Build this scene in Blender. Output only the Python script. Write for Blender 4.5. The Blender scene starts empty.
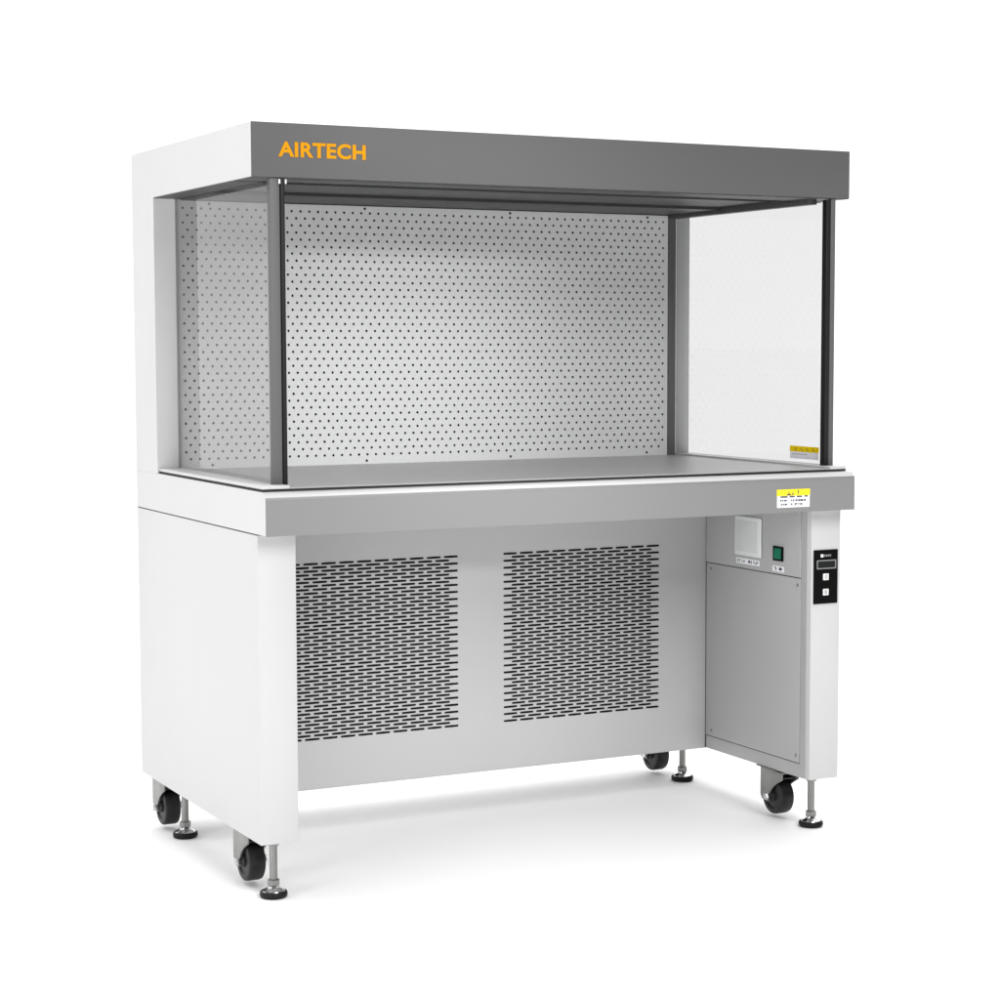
import bpy, bmesh, math, random
from mathutils import Vector, Matrix
random.seed(4)
S = bpy.context.scene
COL = S.collection

# ------------------------------------------------------------------ camera
cam_d = bpy.data.cameras.new('camera')
cam = bpy.data.objects.new('camera', cam_d); COL.objects.link(cam)
S.camera = cam
cam_d.sensor_fit = 'HORIZONTAL'; cam_d.sensor_width = 36.0
cam_d.lens = 36.0 * 2.0540077
cam_d.shift_x = -0.0267131; cam_d.shift_y = 0.0149105
cam_d.clip_start = 0.05; cam_d.clip_end = 2000
yaw, pitch, roll = -0.4773, -0.0828, -0.0016
F = Vector((-math.sin(yaw)*math.cos(pitch), math.cos(yaw)*math.cos(pitch), math.sin(pitch)))
R = F.cross(Vector((0, 0, 1))).normalized(); U = R.cross(F)
R2 = R*math.cos(roll) + U*math.sin(roll); U2 = -R*math.sin(roll) + U*math.cos(roll)
m = Matrix((R2, U2, -F)).transposed().to_4x4()
m.translation = Vector((-1.2763, -3.5371, 1.0335))
cam.matrix_world = m

# ------------------------------------------------------------------ view
S.render.engine = 'CYCLES'
S.view_settings.view_transform = 'Standard'
S.view_settings.look = 'None'
S.view_settings.gamma = 1.0
S.view_settings.exposure = 0.0
S.cycles.max_bounces = 10
S.cycles.diffuse_bounces = 5
S.cycles.transparent_max_bounces = 16

# ------------------------------------------------------------------ world: white studio, brighter overhead and behind, dimmer in front
W = bpy.data.worlds.new('World'); S.world = W; W.use_nodes = True
nt = W.node_tree; nd = nt.nodes; lk = nt.links
for n in list(nd): nd.remove(n)
out = nd.new('ShaderNodeOutputWorld'); bg = nd.new('ShaderNodeBackground')
tc = nd.new('ShaderNodeTexCoord'); sp = nd.new('ShaderNodeSeparateXYZ')
lk.new(tc.outputs['Generated'], sp.inputs[0])
def mrange(src, a, b, c, d):
    n = nd.new('ShaderNodeMapRange'); n.interpolation_type = 'SMOOTHSTEP'
    lk.new(src, n.inputs[0])
    for i, v in zip((1, 2, 3, 4), (a, b, c, d)): n.inputs[i].default_value = v
    return n.outputs[0]
def madd(a, b):
    n = nd.new('ShaderNodeMath'); n.operation = 'ADD'; lk.new(a, n.inputs[0]); lk.new(b, n.inputs[1]); return n.outputs[0]
W_FRONT, W_BACK, W_TOP, W_LEFT = 0.0, 1.33, 1.65, 0.0
W_BACK_HIGH = 0.55
v = madd(mrange(sp.outputs[1], 0.0, 0.70, W_FRONT, W_BACK), mrange(sp.outputs[2], 0.45, 1.0, 0.0, W_TOP))
hb = nd.new('ShaderNodeMath'); hb.operation = 'MULTIPLY'
lk.new(mrange(sp.outputs[1], -0.2, 0.70, 0.0, W_BACK_HIGH), hb.inputs[0]); lk.new(mrange(sp.outputs[2], 0.12, 0.45, 0.0, 1.0), hb.inputs[1])
v = madd(v, hb.outputs[0])
v = madd(v, mrange(sp.outputs[0], -0.2, -0.95, 0.0, W_LEFT))
lk.new(v, bg.inputs['Strength']); bg.inputs['Color'].default_value = (1, 1, 1, 1)
lk.new(bg.outputs[0], out.inputs[0])

# ------------------------------------------------------------------ lamps: a big softbox above left front, and added fill spots
def area(name, loc, target, sx, sy, power, col=(1, 1, 1)):
    l = bpy.data.lights.new(name, 'AREA'); l.shape = 'RECTANGLE'; l.size = sx; l.size_y = sy
    l.energy = power; l.color = col
    o = bpy.data.objects.new(name, l); COL.objects.link(o)
    o.location = loc
    o.rotation_euler = (Vector(target) - Vector(loc)).to_track_quat('-Z', 'Y').to_euler()
    return o
area('side_softbox', (-3.9, -1.7, 1.1), (0.0, 0.3, 0.8), 1.6, 1.6, 72)
area('front_softbox', (0.9, -5.3, 4.25), (0.65, 0.2, 0.5), 2.2, 2.8, 270)

def spot(name, loc, target, power, cone, radius):
    l = bpy.data.lights.new(name, 'SPOT'); l.energy = power; l.spot_size = math.radians(cone); l.spot_blend = 1.0; l.shadow_soft_size = radius
    o = bpy.data.objects.new(name, l); COL.objects.link(o); o.location = loc
    o.rotation_euler = (Vector(target) - Vector(loc)).to_track_quat('-Z', 'Y').to_euler()
spot('added_diffuser_fill', (0.20, -4.0, 1.95), (0.52, 0.6, 0.89), 520, 14.5, 0.25)  # unseen fill spot, added to brighten the lower diffuser
spot('added_underbench_fill', (0.35, -4.0, 0.80), (0.56, 0.4, 0.13), 360, 14.5, 0.25)  # unseen fill spot, added to lift the low back wall and floor

# ------------------------------------------------------------------ materials
def mat(name, col, rough=0.45, metal=0.0, spec=0.5, bump=0.0, bscale=400, var=0.0, vscale=3.0, stretch=None, coat=0.0):
    m = bpy.data.materials.new(name); m.use_nodes = True
    n = m.node_tree.nodes; l = m.node_tree.links; b = n['Principled BSDF']
    b.inputs['Base Color'].default_value = (*col, 1)
    b.inputs['Roughness'].default_value = rough
    b.inputs['Metallic'].default_value = metal
    b.inputs['Specular IOR Level'].default_value = spec
    b.inputs['Coat Weight'].default_value = coat
    t = n.new('ShaderNodeTexCoord'); mp = n.new('ShaderNodeMapping')
    l.new(t.outputs['Object'], mp.inputs[0])
    if stretch: mp.inputs['Scale'].default_value = stretch
    if var:
        no = n.new('ShaderNodeTexNoise'); no.inputs['Scale'].default_value = vscale; no.inputs['Detail'].default_value = 5
        l.new(mp.outputs[0], no.inputs['Vector'])
        r = n.new('ShaderNodeMapRange'); l.new(no.outputs[0], r.inputs[0])
        r.inputs[1].default_value = 0.3; r.inputs[2].default_value = 0.7
        r.inputs[3].default_value = max(0.02, rough - var); r.inputs[4].default_value = rough + var
        l.new(r.outputs[0], b.inputs['Roughness'])
    if bump:
        no = n.new('ShaderNodeTexNoise'); no.inputs['Scale'].default_value = bscale; no.inputs['Detail'].default_value = 3
        l.new(mp.outputs[0], no.inputs['Vector'])
        bp = n.new('ShaderNodeBump'); bp.inputs['Strength'].default_value = bump; bp.inputs['Distance'].default_value = 0.0004
        l.new(no.outputs[0], bp.inputs['Height']); l.new(bp.outputs[0], b.inputs['Normal'])
    return m
M = {}
M['white'] = mat('white_powder_coat', (0.535, 0.54, 0.535), 0.42, bump=0.12, bscale=900, var=0.05)
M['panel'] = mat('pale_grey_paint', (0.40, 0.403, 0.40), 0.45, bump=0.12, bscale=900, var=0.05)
M['fascia'] = mat('mid_grey_paint', (0.084, 0.084, 0.084), 0.6, spec=0.3, bump=0.12, bscale=900, var=0.05)
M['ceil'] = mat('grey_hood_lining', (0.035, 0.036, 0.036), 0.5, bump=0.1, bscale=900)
M['steel'] = mat('satin_grey_enamel', (0.205, 0.205, 0.205), 0.33, bump=0.12, bscale=700, var=0.04)
M['top'] = mat('satin_worktop', (0.36, 0.36, 0.362), 0.38, metal=0.25, bump=0.08, bscale=60, var=0.05, vscale=20, stretch=(1, 22, 22))
M['diff'] = mat('perforated_sheet', (0.53, 0.533, 0.537), 0.5, bump=0.15, bscale=1200)
M['dark'] = mat('dark_filter', (0.008, 0.008, 0.008), 0.9)
M['seam'] = mat('dark_seam', (0.02, 0.02, 0.02), 0.8)
M['post'] = mat('grey_anodised', (0.095, 0.095, 0.095), 0.5, spec=0.3)
M['rubber'] = mat('black_rubber', (0.006, 0.006, 0.006), 0.55, spec=0.25, bump=0.1)
M['tyre'] = mat('black_wheel', (0.012, 0.012, 0.012), 0.45, spec=0.35, bump=0.1, bscale=300)
M['zinc'] = mat('zinc_plate', (0.27, 0.27, 0.262), 0.42, metal=1.0, bump=0.1, bscale=200, var=0.08, vscale=40)
M['chrome'] = mat('chrome', (0.62, 0.62, 0.63), 0.14, metal=1.0)
M['orange'] = mat('orange_letter', (0.54, 0.235, 0.006), 0.7, spec=0.05)
M['yellow'] = mat('yellow_print', (0.88, 0.72, 0.01), 0.5)
M['paper'] = mat('white_label', (0.85, 0.85, 0.87), 0.5)
M['ink'] = mat('dark_ink', (0.03, 0.03, 0.06), 0.6)
M['plastic'] = mat('white_plastic', (0.72, 0.74, 0.73), 0.3)
M['plastic2'] = mat('grey_window', (0.62, 0.64, 0.635), 0.3)
M['black'] = mat('satin_black', (0.004, 0.004, 0.004), 0.6, spec=0.04)
M['green'] = mat('green_rocker', (0.004, 0.16, 0.085), 0.2)
M['lcdframe'] = mat('grey_bezel', (0.22, 0.22, 0.22), 0.4)
M['lcd'] = mat('dark_display', (0.008, 0.009, 0.009), 0.3, spec=0.15)
M['button'] = mat('pale_key', (0.70, 0.70, 0.68), 0.5)
M['floor'] = mat('white_sweep', (0.97, 0.97, 0.97), 0.7, spec=0.2)

def glass():
    m = bpy.data.materials.new('clear_glass'); m.use_nodes = True
    n = m.node_tree.nodes; l = m.node_tree.links
    for x in list(n): n.remove(x)
    o = n.new('ShaderNodeOutputMaterial'); mx = n.new('ShaderNodeMixShader')
    tr = n.new('ShaderNodeBsdfTransparent'); gl = n.new('ShaderNodeBsdfGlossy'); fr = n.new('ShaderNodeFresnel')
    tr.inputs[0].default_value = (0.82, 0.82, 0.822, 1); gl.inputs['Roughness'].default_value = 0.02
    fr.inputs[0].default_value = 1.58
    ge = n.new('ShaderNodeNewGeometry'); mu = n.new('ShaderNodeMath'); mu.operation = 'MULTIPLY'
    iv = n.new('ShaderNodeMath'); iv.operation = 'SUBTRACT'; iv.inputs[0].default_value = 1.0
    l.new(ge.outputs['Backfacing'], iv.inputs[1]); l.new(fr.outputs[0], mu.inputs[0]); l.new(iv.outputs[0], mu.inputs[1])
    l.new(mu.outputs[0], mx.inputs[0]); l.new(tr.outputs[0], mx.inputs[1]); l.new(gl.outputs[0], mx.inputs[2])
    l.new(mx.outputs[0], o.inputs[0]); return m
M['glass'] = glass()

def translucent(name, col):
    m = bpy.data.materials.new(name); m.use_nodes = True
    n = m.node_tree.nodes; l = m.node_tree.links; b = n['Principled BSDF']; o = n['Material Output']
    b.inputs['Base Color'].default_value = (*col, 1); b.inputs['Roughness'].default_value = 0.5
    t = n.new('ShaderNodeBsdfTranslucent'); t.inputs[0].default_value = (*col, 1)
    mx = n.new('ShaderNodeMixShader'); mx.inputs[0].default_value = 0.9
    l.new(b.outputs[0], mx.inputs[1]); l.new(t.outputs[0], mx.inputs[2]); l.new(mx.outputs[0], o.inputs[0]); return m
M['film_white'] = translucent('white_film', (0.95, 0.95, 0.97))
M['film_yellow'] = translucent('yellow_film', (0.95, 0.80, 0.02))

# ------------------------------------------------------------------ helpers
def link(name, bm, material, parent=None, smooth=False):
    bmesh.ops.recalc_face_normals(bm, faces=bm.faces)
    me = bpy.data.meshes.new(name); bm.to_mesh(me); bm.free()
    me.materials.append(material)
    if smooth:
        for p in me.polygons: p.use_smooth = True
        try: me.set_sharp_from_angle(angle=math.radians(38))
        except Exception: pass
    o = bpy.data.objects.new(name, me); COL.objects.link(o)
    if parent: o.parent = parent
    return o
def add_box(bm, x0, x1, y0, y1, z0, z1, bev=0.0, seg=2):
    r = bmesh.ops.create_cube(bm, size=1.0)
    vs = r['verts']
    for v in vs:
        v.co = Vector((x0 if v.co.x < 0 else x1, y0 if v.co.y < 0 else y1, z0 if v.co.z < 0 else z1))
    if bev:
        es = {e for v in vs for e in v.link_edges}
        bmesh.ops.bevel(bm, geom=list(es), offset=bev, segments=seg, profile=0.5, affect='EDGES')
def box(name, dims, material, parent=None, bev=0.0, seg=2):
    bm = bmesh.new(); add_box(bm, *dims, bev=bev, seg=seg)
    return link(name, bm, material, parent, smooth=bev > 0)
def add_prism_x(bm, prof, x0, x1, bev=0.0):
    a = [bm.verts.new((x0, y, z)) for y, z in prof]; b = [bm.verts.new((x1, y, z)) for y, z in prof]
    n = len(prof); fs = []
    fs.append(bm.faces.new(a)); fs.append(bm.faces.new(b[::-1]))
    for i in range(n): fs.append(bm.faces.new((a[i], b[i], b[(i+1) % n], a[(i+1) % n])))
    if bev:
        es = {e for f in fs for e in f.edges}
        bmesh.ops.bevel(bm, geom=list(es), offset=bev, segments=2, profile=0.5, affect='EDGES')
def add_lathe(bm, prof, cx, cy, n=32, axis='z', cz=0.0):
    """prof: (r, h) list; closed with caps"""
    rings = []
    for r, h in prof:
        ring = []
        for i in range(n):
            a = 2*math.pi*i/n
            if axis == 'z': co = (cx + r*math.cos(a), cy + r*math.sin(a), h)
            else: co = (cx + h, cy + r*math.cos(a), cz + r*math.sin(a))
            ring.append(bm.verts.new(co))
        rings.append(ring)
    for a, b in zip(rings, rings[1:]):
        for i in range(n): bm.faces.new((a[i], a[(i+1) % n], b[(i+1) % n], b[i]))
    bm.faces.new(rings[0][::-1]); bm.faces.new(rings[-1])
def lathe(name, prof, cx, cy, material, parent=None, n=32, axis='z', cz=0.0):
    bm = bmesh.new(); add_lathe(bm, prof, cx, cy, n, axis, cz)
    return link(name, bm, material, parent, smooth=True)

def perforated(x0, x1, z0, z1, y, rows, hw, hh, thick, nseg, slots=False):
    """sheet in XZ facing -Y with real holes. rows = list of (zc, zlo, zhi, [xc...], cellwidth); returns bmesh"""
    bm = bmesh.new()
    def V(x, z, dy=0.0): return bm.verts.new((x, y+dy, z))
    def quad(a, b, c, d):
        if b - a < 1e-6 or d - c < 1e-6: return
        bm.faces.new((V(a, c), V(b, c), V(b, d), V(a, d)))
    zs = [r[1] for r in rows] + [r[2] for r in rows]
    quad(x0, x1, z0, min(zs)); quad(x0, x1, max(zs), z1)
    q = nseg // 4
    for zc, zl, zh, xcs, cw in rows:
        quad(x0, xcs[0]-cw/2, zl, zh); quad(xcs[-1]+cw/2, x1, zl, zh)
        for xc in xcs:
            cr = [V(xc+cw/2, zh), V(xc-cw/2, zh), V(xc-cw/2, zl), V(xc+cw/2, zl)]
            hv = []; bk = []
            for i in range(nseg):
                a = 2*math.pi*i/nseg
                if slots:
                    r = hh; cxo = (hw-hh)
                    px = r*math.cos(a) + (cxo if math.cos(a) > 1e-6 else -cxo if math.cos(a) < -1e-6 else 0)
                    pz = r*math.sin(a)
                else: px, pz = hw*math.cos(a), hh*math.sin(a)
                hv.append(V(xc+px, zc+pz)); bk.append(V(xc+px, zc+pz, thick))
            for k in range(4):
                for i in range(q):
                    bm.faces.new((cr[k], hv[(k*q+i+1) % nseg], hv[k*q+i]))
                bm.faces.new((cr[k], cr[(k+1) % 4], hv[((k+1)*q) % nseg]))
            for i in range(nseg):
                j = (i+1) % nseg
                bm.faces.new((hv[i], hv[j], bk[j], bk[i]))
    return bm

def text_mesh(name, body, height, width, origin, axis, material, parent, bold=0.0, depth=0.0006):
    """flat capital lettering: origin = lower left corner; axis 'x' = on a face looking to -Y, 'y' = on a face looking to -X (reads towards -Y)"""
    c = bpy.data.curves.new(name+'_curve', 'FONT'); c.body = body; c.size = 1.0; c.offset = bold; c.extrude = 0.01
    c.resolution_u = 6; c.space_character = 1.06
    t = bpy.data.objects.new(name+'_tmp', c); COL.objects.link(t)
    dg = bpy.context.evaluated_depsgraph_get()
    me = bpy.data.meshes.new_from_object(t.evaluated_get(dg))
    bpy.data.objects.remove(t); bpy.data.curves.remove(c)
    xs = [v.co.x for v in me.vertices]; ys = [v.co.y for v in me.vertices]; zs = [v.co.z for v in me.vertices]
    ax, bx, ay, by, az, bz = min(xs), max(xs), min(ys), max(ys), min(zs), max(zs)
    for v in me.vertices:
        u = (v.co.x-ax)/(bx-ax)*width; w = (v.co.y-ay)/(by-ay)*height; d = (v.co.z-az)/(bz-az)*depth
        if axis == 'x': v.co = (origin[0]+u, origin[1]-d, origin[2]+w)
        else: v.co = (origin[0]-d, origin[1]-u, origin[2]+w)
    me.materials.clear(); me.materials.append(material)
    me.name = name
    o = bpy.data.objects.new(name, me); COL.objects.link(o); o.parent = parent
    return o

# ------------------------------------------------------------------ the surface it stands on
fb = bmesh.new()
bmesh.ops.create_grid(fb, x_segments=8, y_segments=8, size=400)
fl = link('floor', fb, M['floor']); fl['kind'] = 'structure'

# ------------------------------------------------------------------ the bench
root = bpy.data.objects.new('clean_bench', None); COL.objects.link(root)
root['label'] = 'white steel clean bench on casters with grey hood front, glass sides and perforated back panel'
root['category'] = 'clean bench'

# key dimensions (metres)
LX0, LX1 = 0.0, 1.300           # legs
T = 0.0745                      # leg thickness
D = 0.752                       # depth
ZB = 0.1114                     # underside of the legs
ZS0, ZS1 = 0.689, 0.768         # worktop slab
ZH0, ZH1 = 1.336, 1.434         # hood
YC = 0.600                      # front of the rear column

# --- upper housing: C shaped cheeks, hood box, rear column
bm = bmesh.new()
add_box(bm, 0.0502, 1.316, 0.0078, D, ZH0+0.014, ZH1-0.0002)
add_prism_x(bm, [(0.0078, ZH0), (0.0078, ZH1), (D-0.002, ZH1), (D-0.002, ZS1-0.0005), (YC, ZS1-0.0005), (YC, ZH0)], 0, 0.050)
add_box(bm, 1.257, 1.295, YC, D-0.002, ZS1-0.0005, ZH0+0.02, bev=0.001)
add_box(bm, 0.050, 1.257, 0.640, D-0.002, ZS1-0.0005, ZH0+0.02)
housing = link('upper_housing', bm, M['white'], root, smooth=True)
fascia = box('hood_fascia', (-0.0005, 1.3165, 0.0045, 0.0075, ZH0, ZH1), M['fascia'], housing, bev=0.0008)
text_mesh('raised_lettering', 'AIRTECH', 0.0278, 0.171, (0.0505, 0.0045, 1.3728), 'x', M['orange'], housing, bold=0.033, depth=0.0012)

# hood underside
bm = bmesh.new()
add_box(bm, 0.0005, 1.3160, 0.0076, 0.102, ZH0-0.001, ZH0+0.013, bev=0.001)      # front return lip
add_box(bm, 0.0508, 1.3160, 0.0076, 0.012, ZH0-0.001, ZH0+0.013)
link('hood_lip', bm, M['ceil'], housing, smooth=True)
box('ceiling_panel', (0.056, 1.236, 0.114, 0.372, ZH0+0.002, ZH0+0.012), M['ceil'], housing, bev=0.001)
box('ceiling_panel', (0.056, 1.236, 0.377, 0.590, ZH0-0.003, ZH0+0.012), M['ceil'], housing, bev=0.001)
box('ceiling_void', (0.0505, 1.3155, 0.009, 0.64, ZH0+0.0128, ZH0+0.0138), M['seam'], housing)
for y, h_ in ((0.1045, 0.0042), (0.3740, 0.0040), (0.5925, 0.0050)):
    box('gap_shade_strip', (0.0562, 1.2355, y, y+0.002, ZH0-h_, ZH0+0.012), M['seam'], housing)  # added dark strips that paint the shade of the ceiling gaps
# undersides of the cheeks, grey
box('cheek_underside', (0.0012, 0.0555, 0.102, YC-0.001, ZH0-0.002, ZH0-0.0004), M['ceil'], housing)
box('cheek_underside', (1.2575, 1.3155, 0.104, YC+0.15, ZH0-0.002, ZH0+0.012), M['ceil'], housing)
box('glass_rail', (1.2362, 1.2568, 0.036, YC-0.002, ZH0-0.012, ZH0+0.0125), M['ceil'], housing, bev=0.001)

# --- perforated diffuser
rows = []
NR = 36; zt = 1.3165; dz = (1.3165-0.7950)/35
for i in range(NR):
    zc = zt - i*dz
    xs = [0.063+0.02*k for k in range(59)] if i % 2 == 0 else [0.073+0.02*k for k in range(58)]
    rows.append((zc, zc-dz/2, zc+dz/2, xs, 0.02))
bm = perforated(0.0502, 1.2360, 0.770, 1.3350, YC+0.001, rows, 0.0028, 0.0028, 0.0015, 12)
diff = link('diffuser_panel', bm, M['diff'], root)
box('filter_backing', (0.0502, 1.2568, YC+0.012, YC+0.014, 0.770, ZH0+0.01), M['dark'], diff)
box('frame_strip', (1.2372, 1.2568, YC-0.0005, YC+0.010, 0.770, ZH0-0.001), M['post'], diff, bev=0.001)
def screw(x, y, z, axis, parent, r=0.0032, material=None):
    """axis 'y': head faces -Y; 'x': head faces -X"""
    bm = bmesh.new(); n = 14
    prof = [(r, 0.0), (r, -0.0007), (r*0.72, -0.0015), (r*0.3, -0.0015), (r*0.28, -0.0008)]
    rings = []
    for rr, h in prof:
        rings.append([bm.verts.new((x+rr*math.cos(2*math.pi*i/n), y+h, z+rr*math.sin(2*math.pi*i/n)) if axis == 'y'
                      else (x+h, y+rr*math.cos(2*math.pi*i/n), z+rr*math.sin(2*math.pi*i/n))) for i in range(n)])
    for a, b in zip(rings, rings[1:]):
        for i in range(n): bm.faces.new((a[i], a[(i+1) % n], b[(i+1) % n], b[i]))
    bm.faces.new(rings[-1])
    return link('screw', bm, material or M['zinc'], parent, smooth=True)
for x in (0.120, 0.471, 0.823, 1.180):
    for z in (1.3262, 0.7815): screw(x, YC+0.0008, z, 'y', diff, 0.0028, M['seam'])

# --- glass sides
gl = box('glass_side', (0.0465, 0.0505, 0.020, YC-0.0005, 0.7790, ZH0-0.0025), M['glass'], root)
gr = box('glass_side', (1.2590, 1.2630, 0.020, YC-0.0005, 0.7790, ZH0-0.0025), M['glass'], root)
def edge_trim(parent, x):   # dark ground edge of the pane where it meets the column
    box('edge_seal', (x-0.0006, x+0.0046, YC-0.002, YC-0.0006, 0.7792, ZH0-0.0027), M['lcdframe'], parent)
edge_trim(gl, 0.0465)

# --- corner posts with black seals
def post(x0, x1, s0, s1, z0, clip_m=None):
    p = box('corner_post', (x0, x1, 0.0085, 0.022, z0, ZH0-0.0015), M['post'], root, bev=0.0012)
    box('rubber_seal', (s0, s1, 0.0060, 0.0215, z0+0.004, ZH0-0.003), M['rubber'], p, bev=0.0012)
    cx = (s0+s1)/2
    if clip_m:
        bm = bmesh.new()
        for a, b in ((s0-0.0040, s0-0.0008), (s1+0.0004, s1+0.0032)): add_box(bm, a, b, 0.0045, 0.0070, ZH0-0.0115, ZH0-0.0035, bev=0.0005)
        link('clip', bm, clip_m, p, smooth=True)
    #, p, bev=0.0006)
    return p
post(0.0345, 0.0540, 0.0550, 0.0630, 0.7735, M['plastic'])
post(1.2725, 1.2850, 1.2600, 1.2715, 0.7735)

# --- worktop: painted carcass, stainless front rail, stainless surface, white sills, dark gasket
bm = bmesh.new()
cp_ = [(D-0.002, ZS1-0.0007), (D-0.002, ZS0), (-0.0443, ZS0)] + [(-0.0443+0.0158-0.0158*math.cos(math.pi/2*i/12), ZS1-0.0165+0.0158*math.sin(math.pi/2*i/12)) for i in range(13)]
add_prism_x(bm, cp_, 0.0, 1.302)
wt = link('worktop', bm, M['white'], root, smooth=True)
# grey front sheet, cut low: the white lip's colour stands in for a highlight
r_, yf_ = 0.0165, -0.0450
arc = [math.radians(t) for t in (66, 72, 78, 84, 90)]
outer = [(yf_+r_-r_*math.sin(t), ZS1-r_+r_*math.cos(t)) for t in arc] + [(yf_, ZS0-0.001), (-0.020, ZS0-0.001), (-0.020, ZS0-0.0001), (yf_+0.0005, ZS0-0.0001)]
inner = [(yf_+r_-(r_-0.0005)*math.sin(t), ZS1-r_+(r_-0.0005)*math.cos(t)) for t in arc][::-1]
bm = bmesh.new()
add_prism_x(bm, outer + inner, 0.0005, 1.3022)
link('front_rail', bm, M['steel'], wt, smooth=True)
box('gasket', (0.004, 1.297, -0.020, YC, ZS1, ZS1+0.0042), M['seam'], wt)
box('work_surface', (0.0565, 1.2560, -0.0215, YC, ZS1+0.0042, ZS1+0.0062), M['top'], wt)
box('sill', (0.003, 0.0562, -0.0215, YC-0.001, ZS1+0.0042, 0.7782), M['white'], wt, bev=0.0008)
box('sill', (1.2563, 1.2970, -0.0215, YC-0.001, ZS1+0.0042, 0.7782), M['white'], wt, bev=0.0008)

# --- legs
left = box('leg_panel', (LX0, T, 0, D-0.002, ZB, ZS0-0.0022), M['white'], root, bev=0.0014)
right = box('leg_panel', (LX1-T, LX1, 0, D-0.002, ZB, ZS0-0.0022), M['white'], root, bev=0.0014)
XI = LX1-T
box('seam', (0.0012, T-0.001, 0.002, D-0.004, ZS0-0.0024, ZS0-0.0001), M['seam'], left)
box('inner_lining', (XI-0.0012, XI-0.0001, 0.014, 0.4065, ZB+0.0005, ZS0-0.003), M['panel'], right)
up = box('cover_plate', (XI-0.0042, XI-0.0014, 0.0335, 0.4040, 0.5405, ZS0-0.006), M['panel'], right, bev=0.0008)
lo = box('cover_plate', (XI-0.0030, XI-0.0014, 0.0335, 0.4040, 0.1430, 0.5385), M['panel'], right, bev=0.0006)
box('shadow_gap', (XI-0.00145, XI-0.00125, 0.0336, 0.4045, 0.1410, 0.5410), M['seam'], right)
for y, z in ((0.043, 0.524), (0.385, 0.527), (0.379, 0.156), (0.045, 0.158)): screw(XI-0.0030, y, z, 'x', right, 0.0034)

# --- back wall with two louvred grilles
ZG0, ZG1 = 0.2150, 0.5850
N = 49; dg_ = (ZG1-ZG0-0.0044)/(N-1)
bm = None
grows = []
pitch = 0.03989; sw = 0.0332
def grow(x_start, i):
    full = i % 2 == 0
    if full: return [x_start+sw/2+pitch*k for k in range(10)]
    return [x_start+sw/2+pitch*(k+0.5) for k in range(9)]
def grille_panel(name, px0, px1, gx0):
    rows = []
    for i in range(N):
        zc = ZG1-0.0022-i*dg_
        rows.append((zc, zc-dg_/2, zc+dg_/2, grow(gx0, i), pitch))
    return perforated(px0, px1, ZB+0.001, ZS0-0.0005, 0.407, rows, sw/2, 0.00255, 0.0012, 12, slots=True)
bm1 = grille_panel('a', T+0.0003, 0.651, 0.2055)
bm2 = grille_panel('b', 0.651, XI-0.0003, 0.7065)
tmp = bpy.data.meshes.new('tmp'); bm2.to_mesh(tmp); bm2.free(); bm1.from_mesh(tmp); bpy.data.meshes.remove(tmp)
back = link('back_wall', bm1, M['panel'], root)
box('filter_backing', (T+0.0003, XI-0.0003, 0.418, 0.420, ZB+0.004, ZS0-0.001), M['dark'], back)
bm = bmesh.new()
add_box(bm, T+0.0003, XI-0.0003, 0.422, D-0.003, ZB+0.001, ZS0-0.001)
link('blower_case', bm, M['white'], back)
box('bottom_fold', (T+0.0003, XI-0.0003, 0.4072, 0.4215, ZB-0.0005, ZB+0.0008), M['panel'], back)
box('corner_seam', (XI-0.0030, XI-0.0013, 0.4045, 0.4068, ZB+0.001, ZS0-0.003), M['seam'], back)

# --- controls on the right leg
cp = box('control_panel', (1.2310, 1.2920, -0.0030, -0.0002, 0.4875, 0.6015), M['black'], root, bev=0.0006)
bm = bmesh.new()
X0, X1, Z0, Z1, w = 1.2375, 1.2865, 0.5612, 0.5800, 0.0022
for d in ((X0, X1, Z1-w, Z1), (X0, X1, Z0, Z0+w), (X0, X0+w, Z0+w, Z1-w), (X1-w, X1, Z0+w, Z1-w)):
    add_box(bm, d[0], d[1], -0.0042, -0.0031, d[2], d[3])
link('display_bezel', bm, M['lcdframe'], cp)
box('display', (X0+w+0.0003, X1-w-0.0003, -0.0036, -0.0031, Z0+w+0.0003, Z1-w-0.0003), M['lcd'], cp)
def key(zc, mark):
    k = box('push_button', (1.2535, 1.2680, -0.0046, -0.0031, zc-0.0070, zc+0.0070), M['button'], cp, bev=0.0012)
    bm = bmesh.new()
    if mark:   # arrow-like ring glyph
        for (a, b, c, d) in ((-.0028, .0028, .0022, .0034), (-.0028, -.0016, -.0034, .0022), (.0016, .0028, -.0034, .0022), (-.0016, .0016, -.0034, -.0022)):
            add_box(bm, 1.2607+a, 1.2607+b, -0.0049, -0.0047, zc+c, zc+d)
    else:
        for (a, b, c, d) in ((-.0024, .0024, .0026, .0038), (-.0024, -.0012, -.0038, .0026), (.0012, .0024, -.0038, .0026), (-.0012, .0012, -.0038, -.0028), (-.0006, .0006, -.0012, .0014)):
            add_box(bm, 1.2607+a, 1.2607+b, -0.0049, -0.0047, zc+c, zc+d)
    o = link('key_mark', bm, M['lcdframe'], cp)
key(0.5445, 1); key(0.5120, 0)
bm = bmesh.new()
add_box(bm, 1.2475, 1.2545, -0.0034, -0.0031, 0.5858, 0.5925)
link('white_mark', bm, M['button'], cp)
bm = bmesh.new()
for i, (a, b) in enumerate(((0, .0035), (.0048, .0080), (.0092, .0125), (.0138, .0170))):
    add_box(bm, 1.2568+a, 1.2568+b, -0.0034, -0.0031, 0.5872, 0.5915)
link('print_mark', bm, M['lcdframe'], cp)

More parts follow.
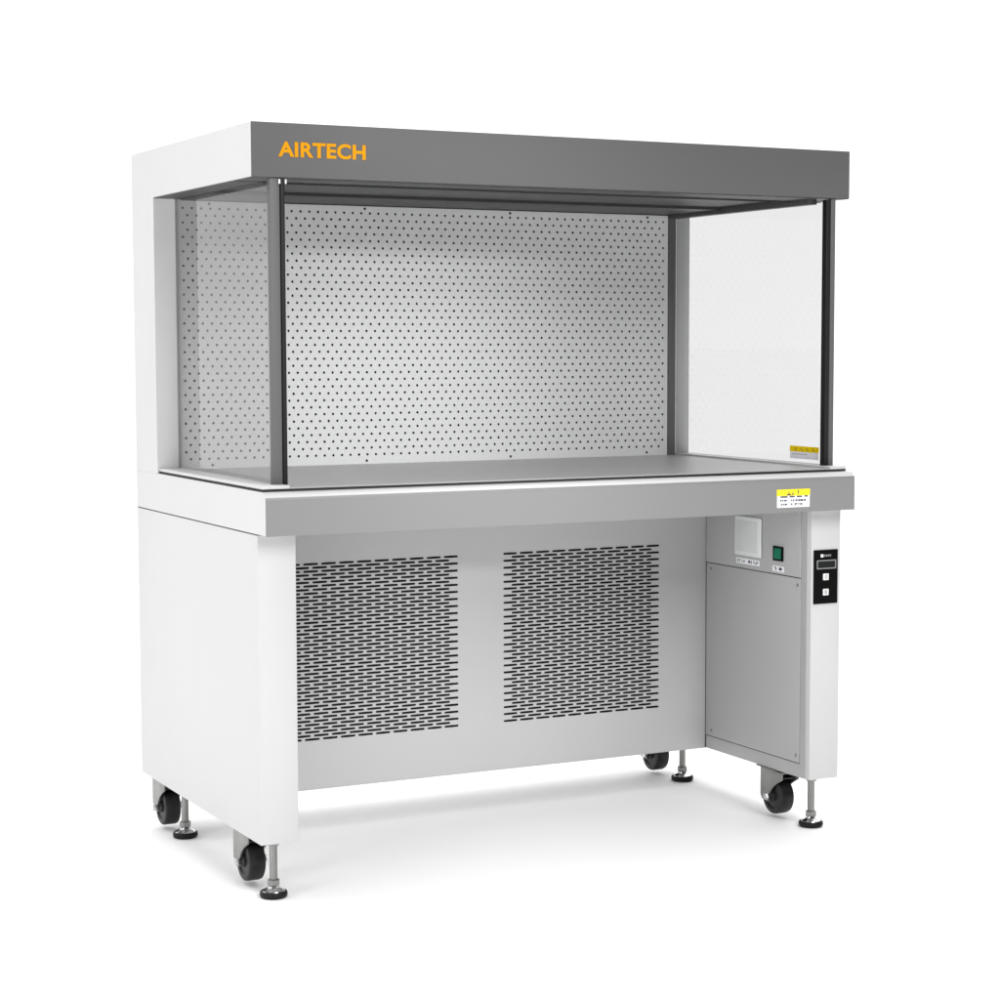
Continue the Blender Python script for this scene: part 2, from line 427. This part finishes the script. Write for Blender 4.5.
# --- socket cover, rocker switch and their name strips on the cover plate
XP = XI-0.0042
sc = box('socket_cover', (XP-0.0060, XP-0.0001, 0.1770, 0.2790, 0.5690, 0.6560), M['plastic'], root, bev=0.0035, seg=3)
box('cover_window', (XP-0.0068, XP-0.0061, 0.1900, 0.2700, 0.5780, 0.6470), M['plastic2'], sc, bev=0.0003)
sw_ = box('rocker_switch', (XP-0.0030, XP-0.0001, 0.0950, 0.1330, 0.5690, 0.6005), M['black'], root, bev=0.0010)
bm = bmesh.new()
add_prism_x(bm, [(0.1010, 0.5735), (0.1010, 0.5965), (0.1265, 0.5965), (0.1265, 0.5735)], XP-0.0050, XP-0.0031, bev=0.0004)
for v in bm.verts:
    if v.co.x < XP-0.004 and v.co.z > 0.585: v.co.x += 0.0012
link('rocker', bm, M['green'], sw_)
def strip(y0, y1, z0, z1, marks):
    s = box('name_strip', (XP-0.0005, XP-0.0001, y1, y0, z0, z1), M['paper'], root)
    bm = bmesh.new(); hh = z1-z0; ww = y0-y1
    for (u0, u1, v0, v1) in marks:
        add_box(bm, XP-0.0008, XP-0.00055, y0-u1*ww, y0-u0*ww, z0+v0*hh, z0+v1*hh)
    link('strip_print', bm, M['ink'], s)
strip(0.2790, 0.1860, 0.5500, 0.5625, [(.06,.085,.2,.75), (.10,.18,.62,.75), (.13,.15,.2,.58), (.22,.30,.3,.4), (.24,.26,.45,.8), (.33,.36,.25,.75),
      (.52,.60,.3,.75), (.63,.66,.2,.8), (.74,.77,.45,.8), (.77,.84,.3,.44), (.86,.89,.2,.75), (.90,.95,.55,.7)])
strip(0.1370, 0.0930, 0.5455, 0.5580, [(.18,.34,.64,.8), (.27,.35,.22,.6), (.58,.82,.3,.7), (.66,.74,.72,.85)])

# --- warning stickers
def sticker(place, parent, w, h, yfrac, marks, big, mw='paper', my='yellow'):
    """place(u, v, d) -> world co; u right 0..w, v up 0..h, d outward"""
    def plate(name, mt, rects, d0, d1, par):
        bm = bmesh.new()
        for (u0, u1, v0, v1) in rects:
            cs = [place(u, v_, d) for d in (d0, d1) for (u, v_) in ((u0, v0), (u1, v0), (u1, v1), (u0, v1))]
            vs = [bm.verts.new(c) for c in cs]
            for f in ((0, 1, 2, 3), (7, 6, 5, 4), (0, 4, 5, 1), (1, 5, 6, 2), (2, 6, 7, 3), (3, 7, 4, 0)):
                bm.faces.new([vs[i] for i in f])
        return link(name, bm, mt, par)
    lab = plate('warning_label', M[mw], [(0, w, 0, h*(1-yfrac))], 0.0002, 0.0005, parent)
    plate('yellow_band', M[my], [(-0.0006, w+0.0006, h*(1-yfrac)+0.00005, h)], 0.0002, 0.0007, lab if parent is root else parent)
    plate('label_print', M['ink'], marks, 0.00055, 0.0008, lab if parent is root else parent)
    plate('band_print', M['ink'], big, 0.00075, 0.0010, lab if parent is root else parent)
mk = []
w_, h_ = 0.0810, 0.0375
for (u, l, vv) in ((.10, .22, .76), (.38, .16, .76), (.60, .16, .76), (.84, .10, .77)): mk.append((u*w_, (u+l)*w_, (vv-.21)*h_, (vv-.13)*h_))
for vv, spec in ((.38, [(.09, .05), (.16, .04), (.22, .08), (.42, .04), (.48, .05), (.56, .07), (.65, .06), (.72, .08), (.82, .06)]),
                 (.17, [(.12, .05), (.19, .03), (.24, .07), (.42, .05), (.54, .08), (.65, .03), (.71, .06)])):
    for (u, l) in spec:
        mk.append((u*w_, (u+l*.38)*w_, (vv-.06)*h_, (vv+.06)*h_))
        mk.append(((u+l*.42)*w_, (u+l)*w_, (vv-.01-.04*random.random())*h_, (vv+.05)*h_))
bigm = []
for (cu, k) in ((.36, 0), (.48, 1), (.64, 2)):
    if k == 0:
        bigm += [((cu-.065)*w_, (cu+.065)*w_, .67*h_, .73*h_), ((cu-.03)*w_, (cu-.015)*w_, .71*h_, .80*h_), ((cu+.012)*w_, (cu+.027)*w_, .71*h_, .80*h_), ((cu-.012)*w_, (cu+.009)*w_, .80*h_, .87*h_)]
    elif k == 1:
        bigm += [((cu-.018)*w_, (cu+.018)*w_, .68*h_, .80*h_), ((cu-.008)*w_, (cu+.012)*w_, .83*h_, .87*h_)]
    else:
        bigm += [((cu-.01)*w_, (cu+.022)*w_, .78*h_, .94*h_), ((cu-.01)*w_, (cu+.022)*w_, .69*h_, .74*h_)]
sticker(lambda u, v_, d: (1.1070+u, -0.045-d, 0.6985+v_+0.008*0*u), root, w_, h_, 0.36, mk, bigm)
w2, h2 = 0.105, 0.0270
mk2 = [(.08*w2, .6*w2, .34*h2, .37*h2)]
big2 = []
for cu in (.22, .44, .64, .84):
    big2 += [((cu-.035)*w2, (cu-.02)*w2, .66*h2, .88*h2), ((cu-.02)*w2, (cu+.03)*w2, .66*h2, .70*h2)]
sticker(lambda u, v_, d: (1.2590-d, 0.129-u, 0.7890+v_), gr, w2, h2, 0.45, mk2, big2, 'film_white', 'film_yellow')

# --- casters
def caster(cx, cy):
    za, Rw = 0.0485, 0.0395
    bm = bmesh.new()
    # yoke: two side plates and a top plate bent from one sheet
    def plate(x0, x1):
        pr = [(0.036, ZB-0.004), (0.036, 0.0), (0.030, -0.010), (0.004, -0.013)]
        pr = [(dy, (z if z > 0.09 else za+z)) for dy, z in pr]
        for i in range(9):
            t = i/8
            pr.append((0.004 - 0.050*(t**2.0), za-0.012 + 0.054*t**0.85))
        pr.append((-0.047, ZB-0.004))
        add_prism_x(bm, [(cy+a, b) for a, b in pr], x0, x1, bev=0.0006)
    plate(cx-0.0232, cx-0.0200); plate(cx+0.0200, cx+0.0232)
    add_box(bm, cx-0.0200, cx+0.0200, cy-0.046, cy+0.036, ZB-0.0068, ZB-0.0042)
    add_lathe(bm, [(0.020, ZB-0.0040), (0.022, ZB-0.0030), (0.022, ZB-0.0014)], cx, cy+0.008)
    add_box(bm, cx-0.030, cx+0.030, cy-0.030, cy+0.046, ZB-0.0013, ZB-0.0001)
    c = link('caster', bm, M['zinc'], root, smooth=True)
    h = 0.0170
    pr = [(0.010, -h-0.001), (0.012, -h-0.001), (0.0125, -h+0.002), (0.026, -h+0.003), (0.0285, -h), (Rw-0.004, -h), (Rw-0.0012, -h+0.0018), (Rw, -h+0.0055),
          (Rw, h-0.0055), (Rw-0.0012, h-0.0018), (Rw-0.004, h), (0.0285, h), (0.026, h-0.003), (0.0125, h-0.002), (0.012, h+0.001), (0.010, h+0.001)]
    lathe('wheel', pr, cx, cy, M['tyre'], c, n=48, axis='x', cz=za)
    lathe('axle_bolt', [(0.004, -0.034), (0.0072, -0.034), (0.0080, -0.033), (0.0080, -0.028), (0.005, -0.0278), (0.005, 0.0280), (0.0080, 0.0282), (0.0080, 0.031)], cx, cy, M['chrome'], c, n=6, axis='x', cz=za)
    # added dark block between the plates, standing in for the shade there
    bm = bmesh.new()
    add_prism_x(bm, [(cy+a, z) for a, z in ((0.034, 0.094), (0.034, 0.066), (0.030, 0.066), (0.022, 0.0905), (-0.030, 0.0900), (-0.036, 0.0900), (-0.037, 0.0940))], cx-0.0196, cx+0.0196, bev=0.0008)
    link('fork_shade_block', bm, M['tyre'], c, smooth=True)
for cx, cy in ((0.0335, 0.150), (0.0335, 0.672), (1.2500, 0.150), (1.2500, 0.672)): caster(cx, cy)

# --- levelling feet
def foot(cx, cy):
    bm = bmesh.new()
    add_lathe(bm, [(0.0072, 0.018), (0.0075, 0.019), (0.0075, ZB-0.012)], cx, cy, 20)
    add_lathe(bm, [(0.0120, ZB-0.0119), (0.0125, ZB-0.011), (0.0125, ZB-0.0002)], cx, cy, 6)
    f = link('levelling_foot', bm, M['zinc'], root, smooth=True)
    lathe('lock_nut', [(0.0105, 0.0225), (0.0122, 0.0235), (0.0122, 0.0330), (0.0105, 0.0342)], cx, cy, M['zinc'], f, n=6)
    lathe('foot_cup', [(0.0225, 0.0115), (0.0215, 0.0135), (0.0140, 0.0170), (0.0110, 0.0190), (0.0105, 0.0222)], cx, cy, M['chrome'], f, n=36)
    lathe('rubber_pad', [(0.0215, 0.0), (0.0245, 0.0015), (0.0262, 0.0050), (0.0262, 0.0090), (0.0248, 0.0120), (0.0232, 0.0130), (0.0226, 0.0112)], cx, cy, M['rubber'], f, n=40)
for cx, cy in ((0.0400, 0.045), (0.0400, 0.5760), (1.2630, 0.045), (1.2630, 0.5700)): foot(cx, cy)
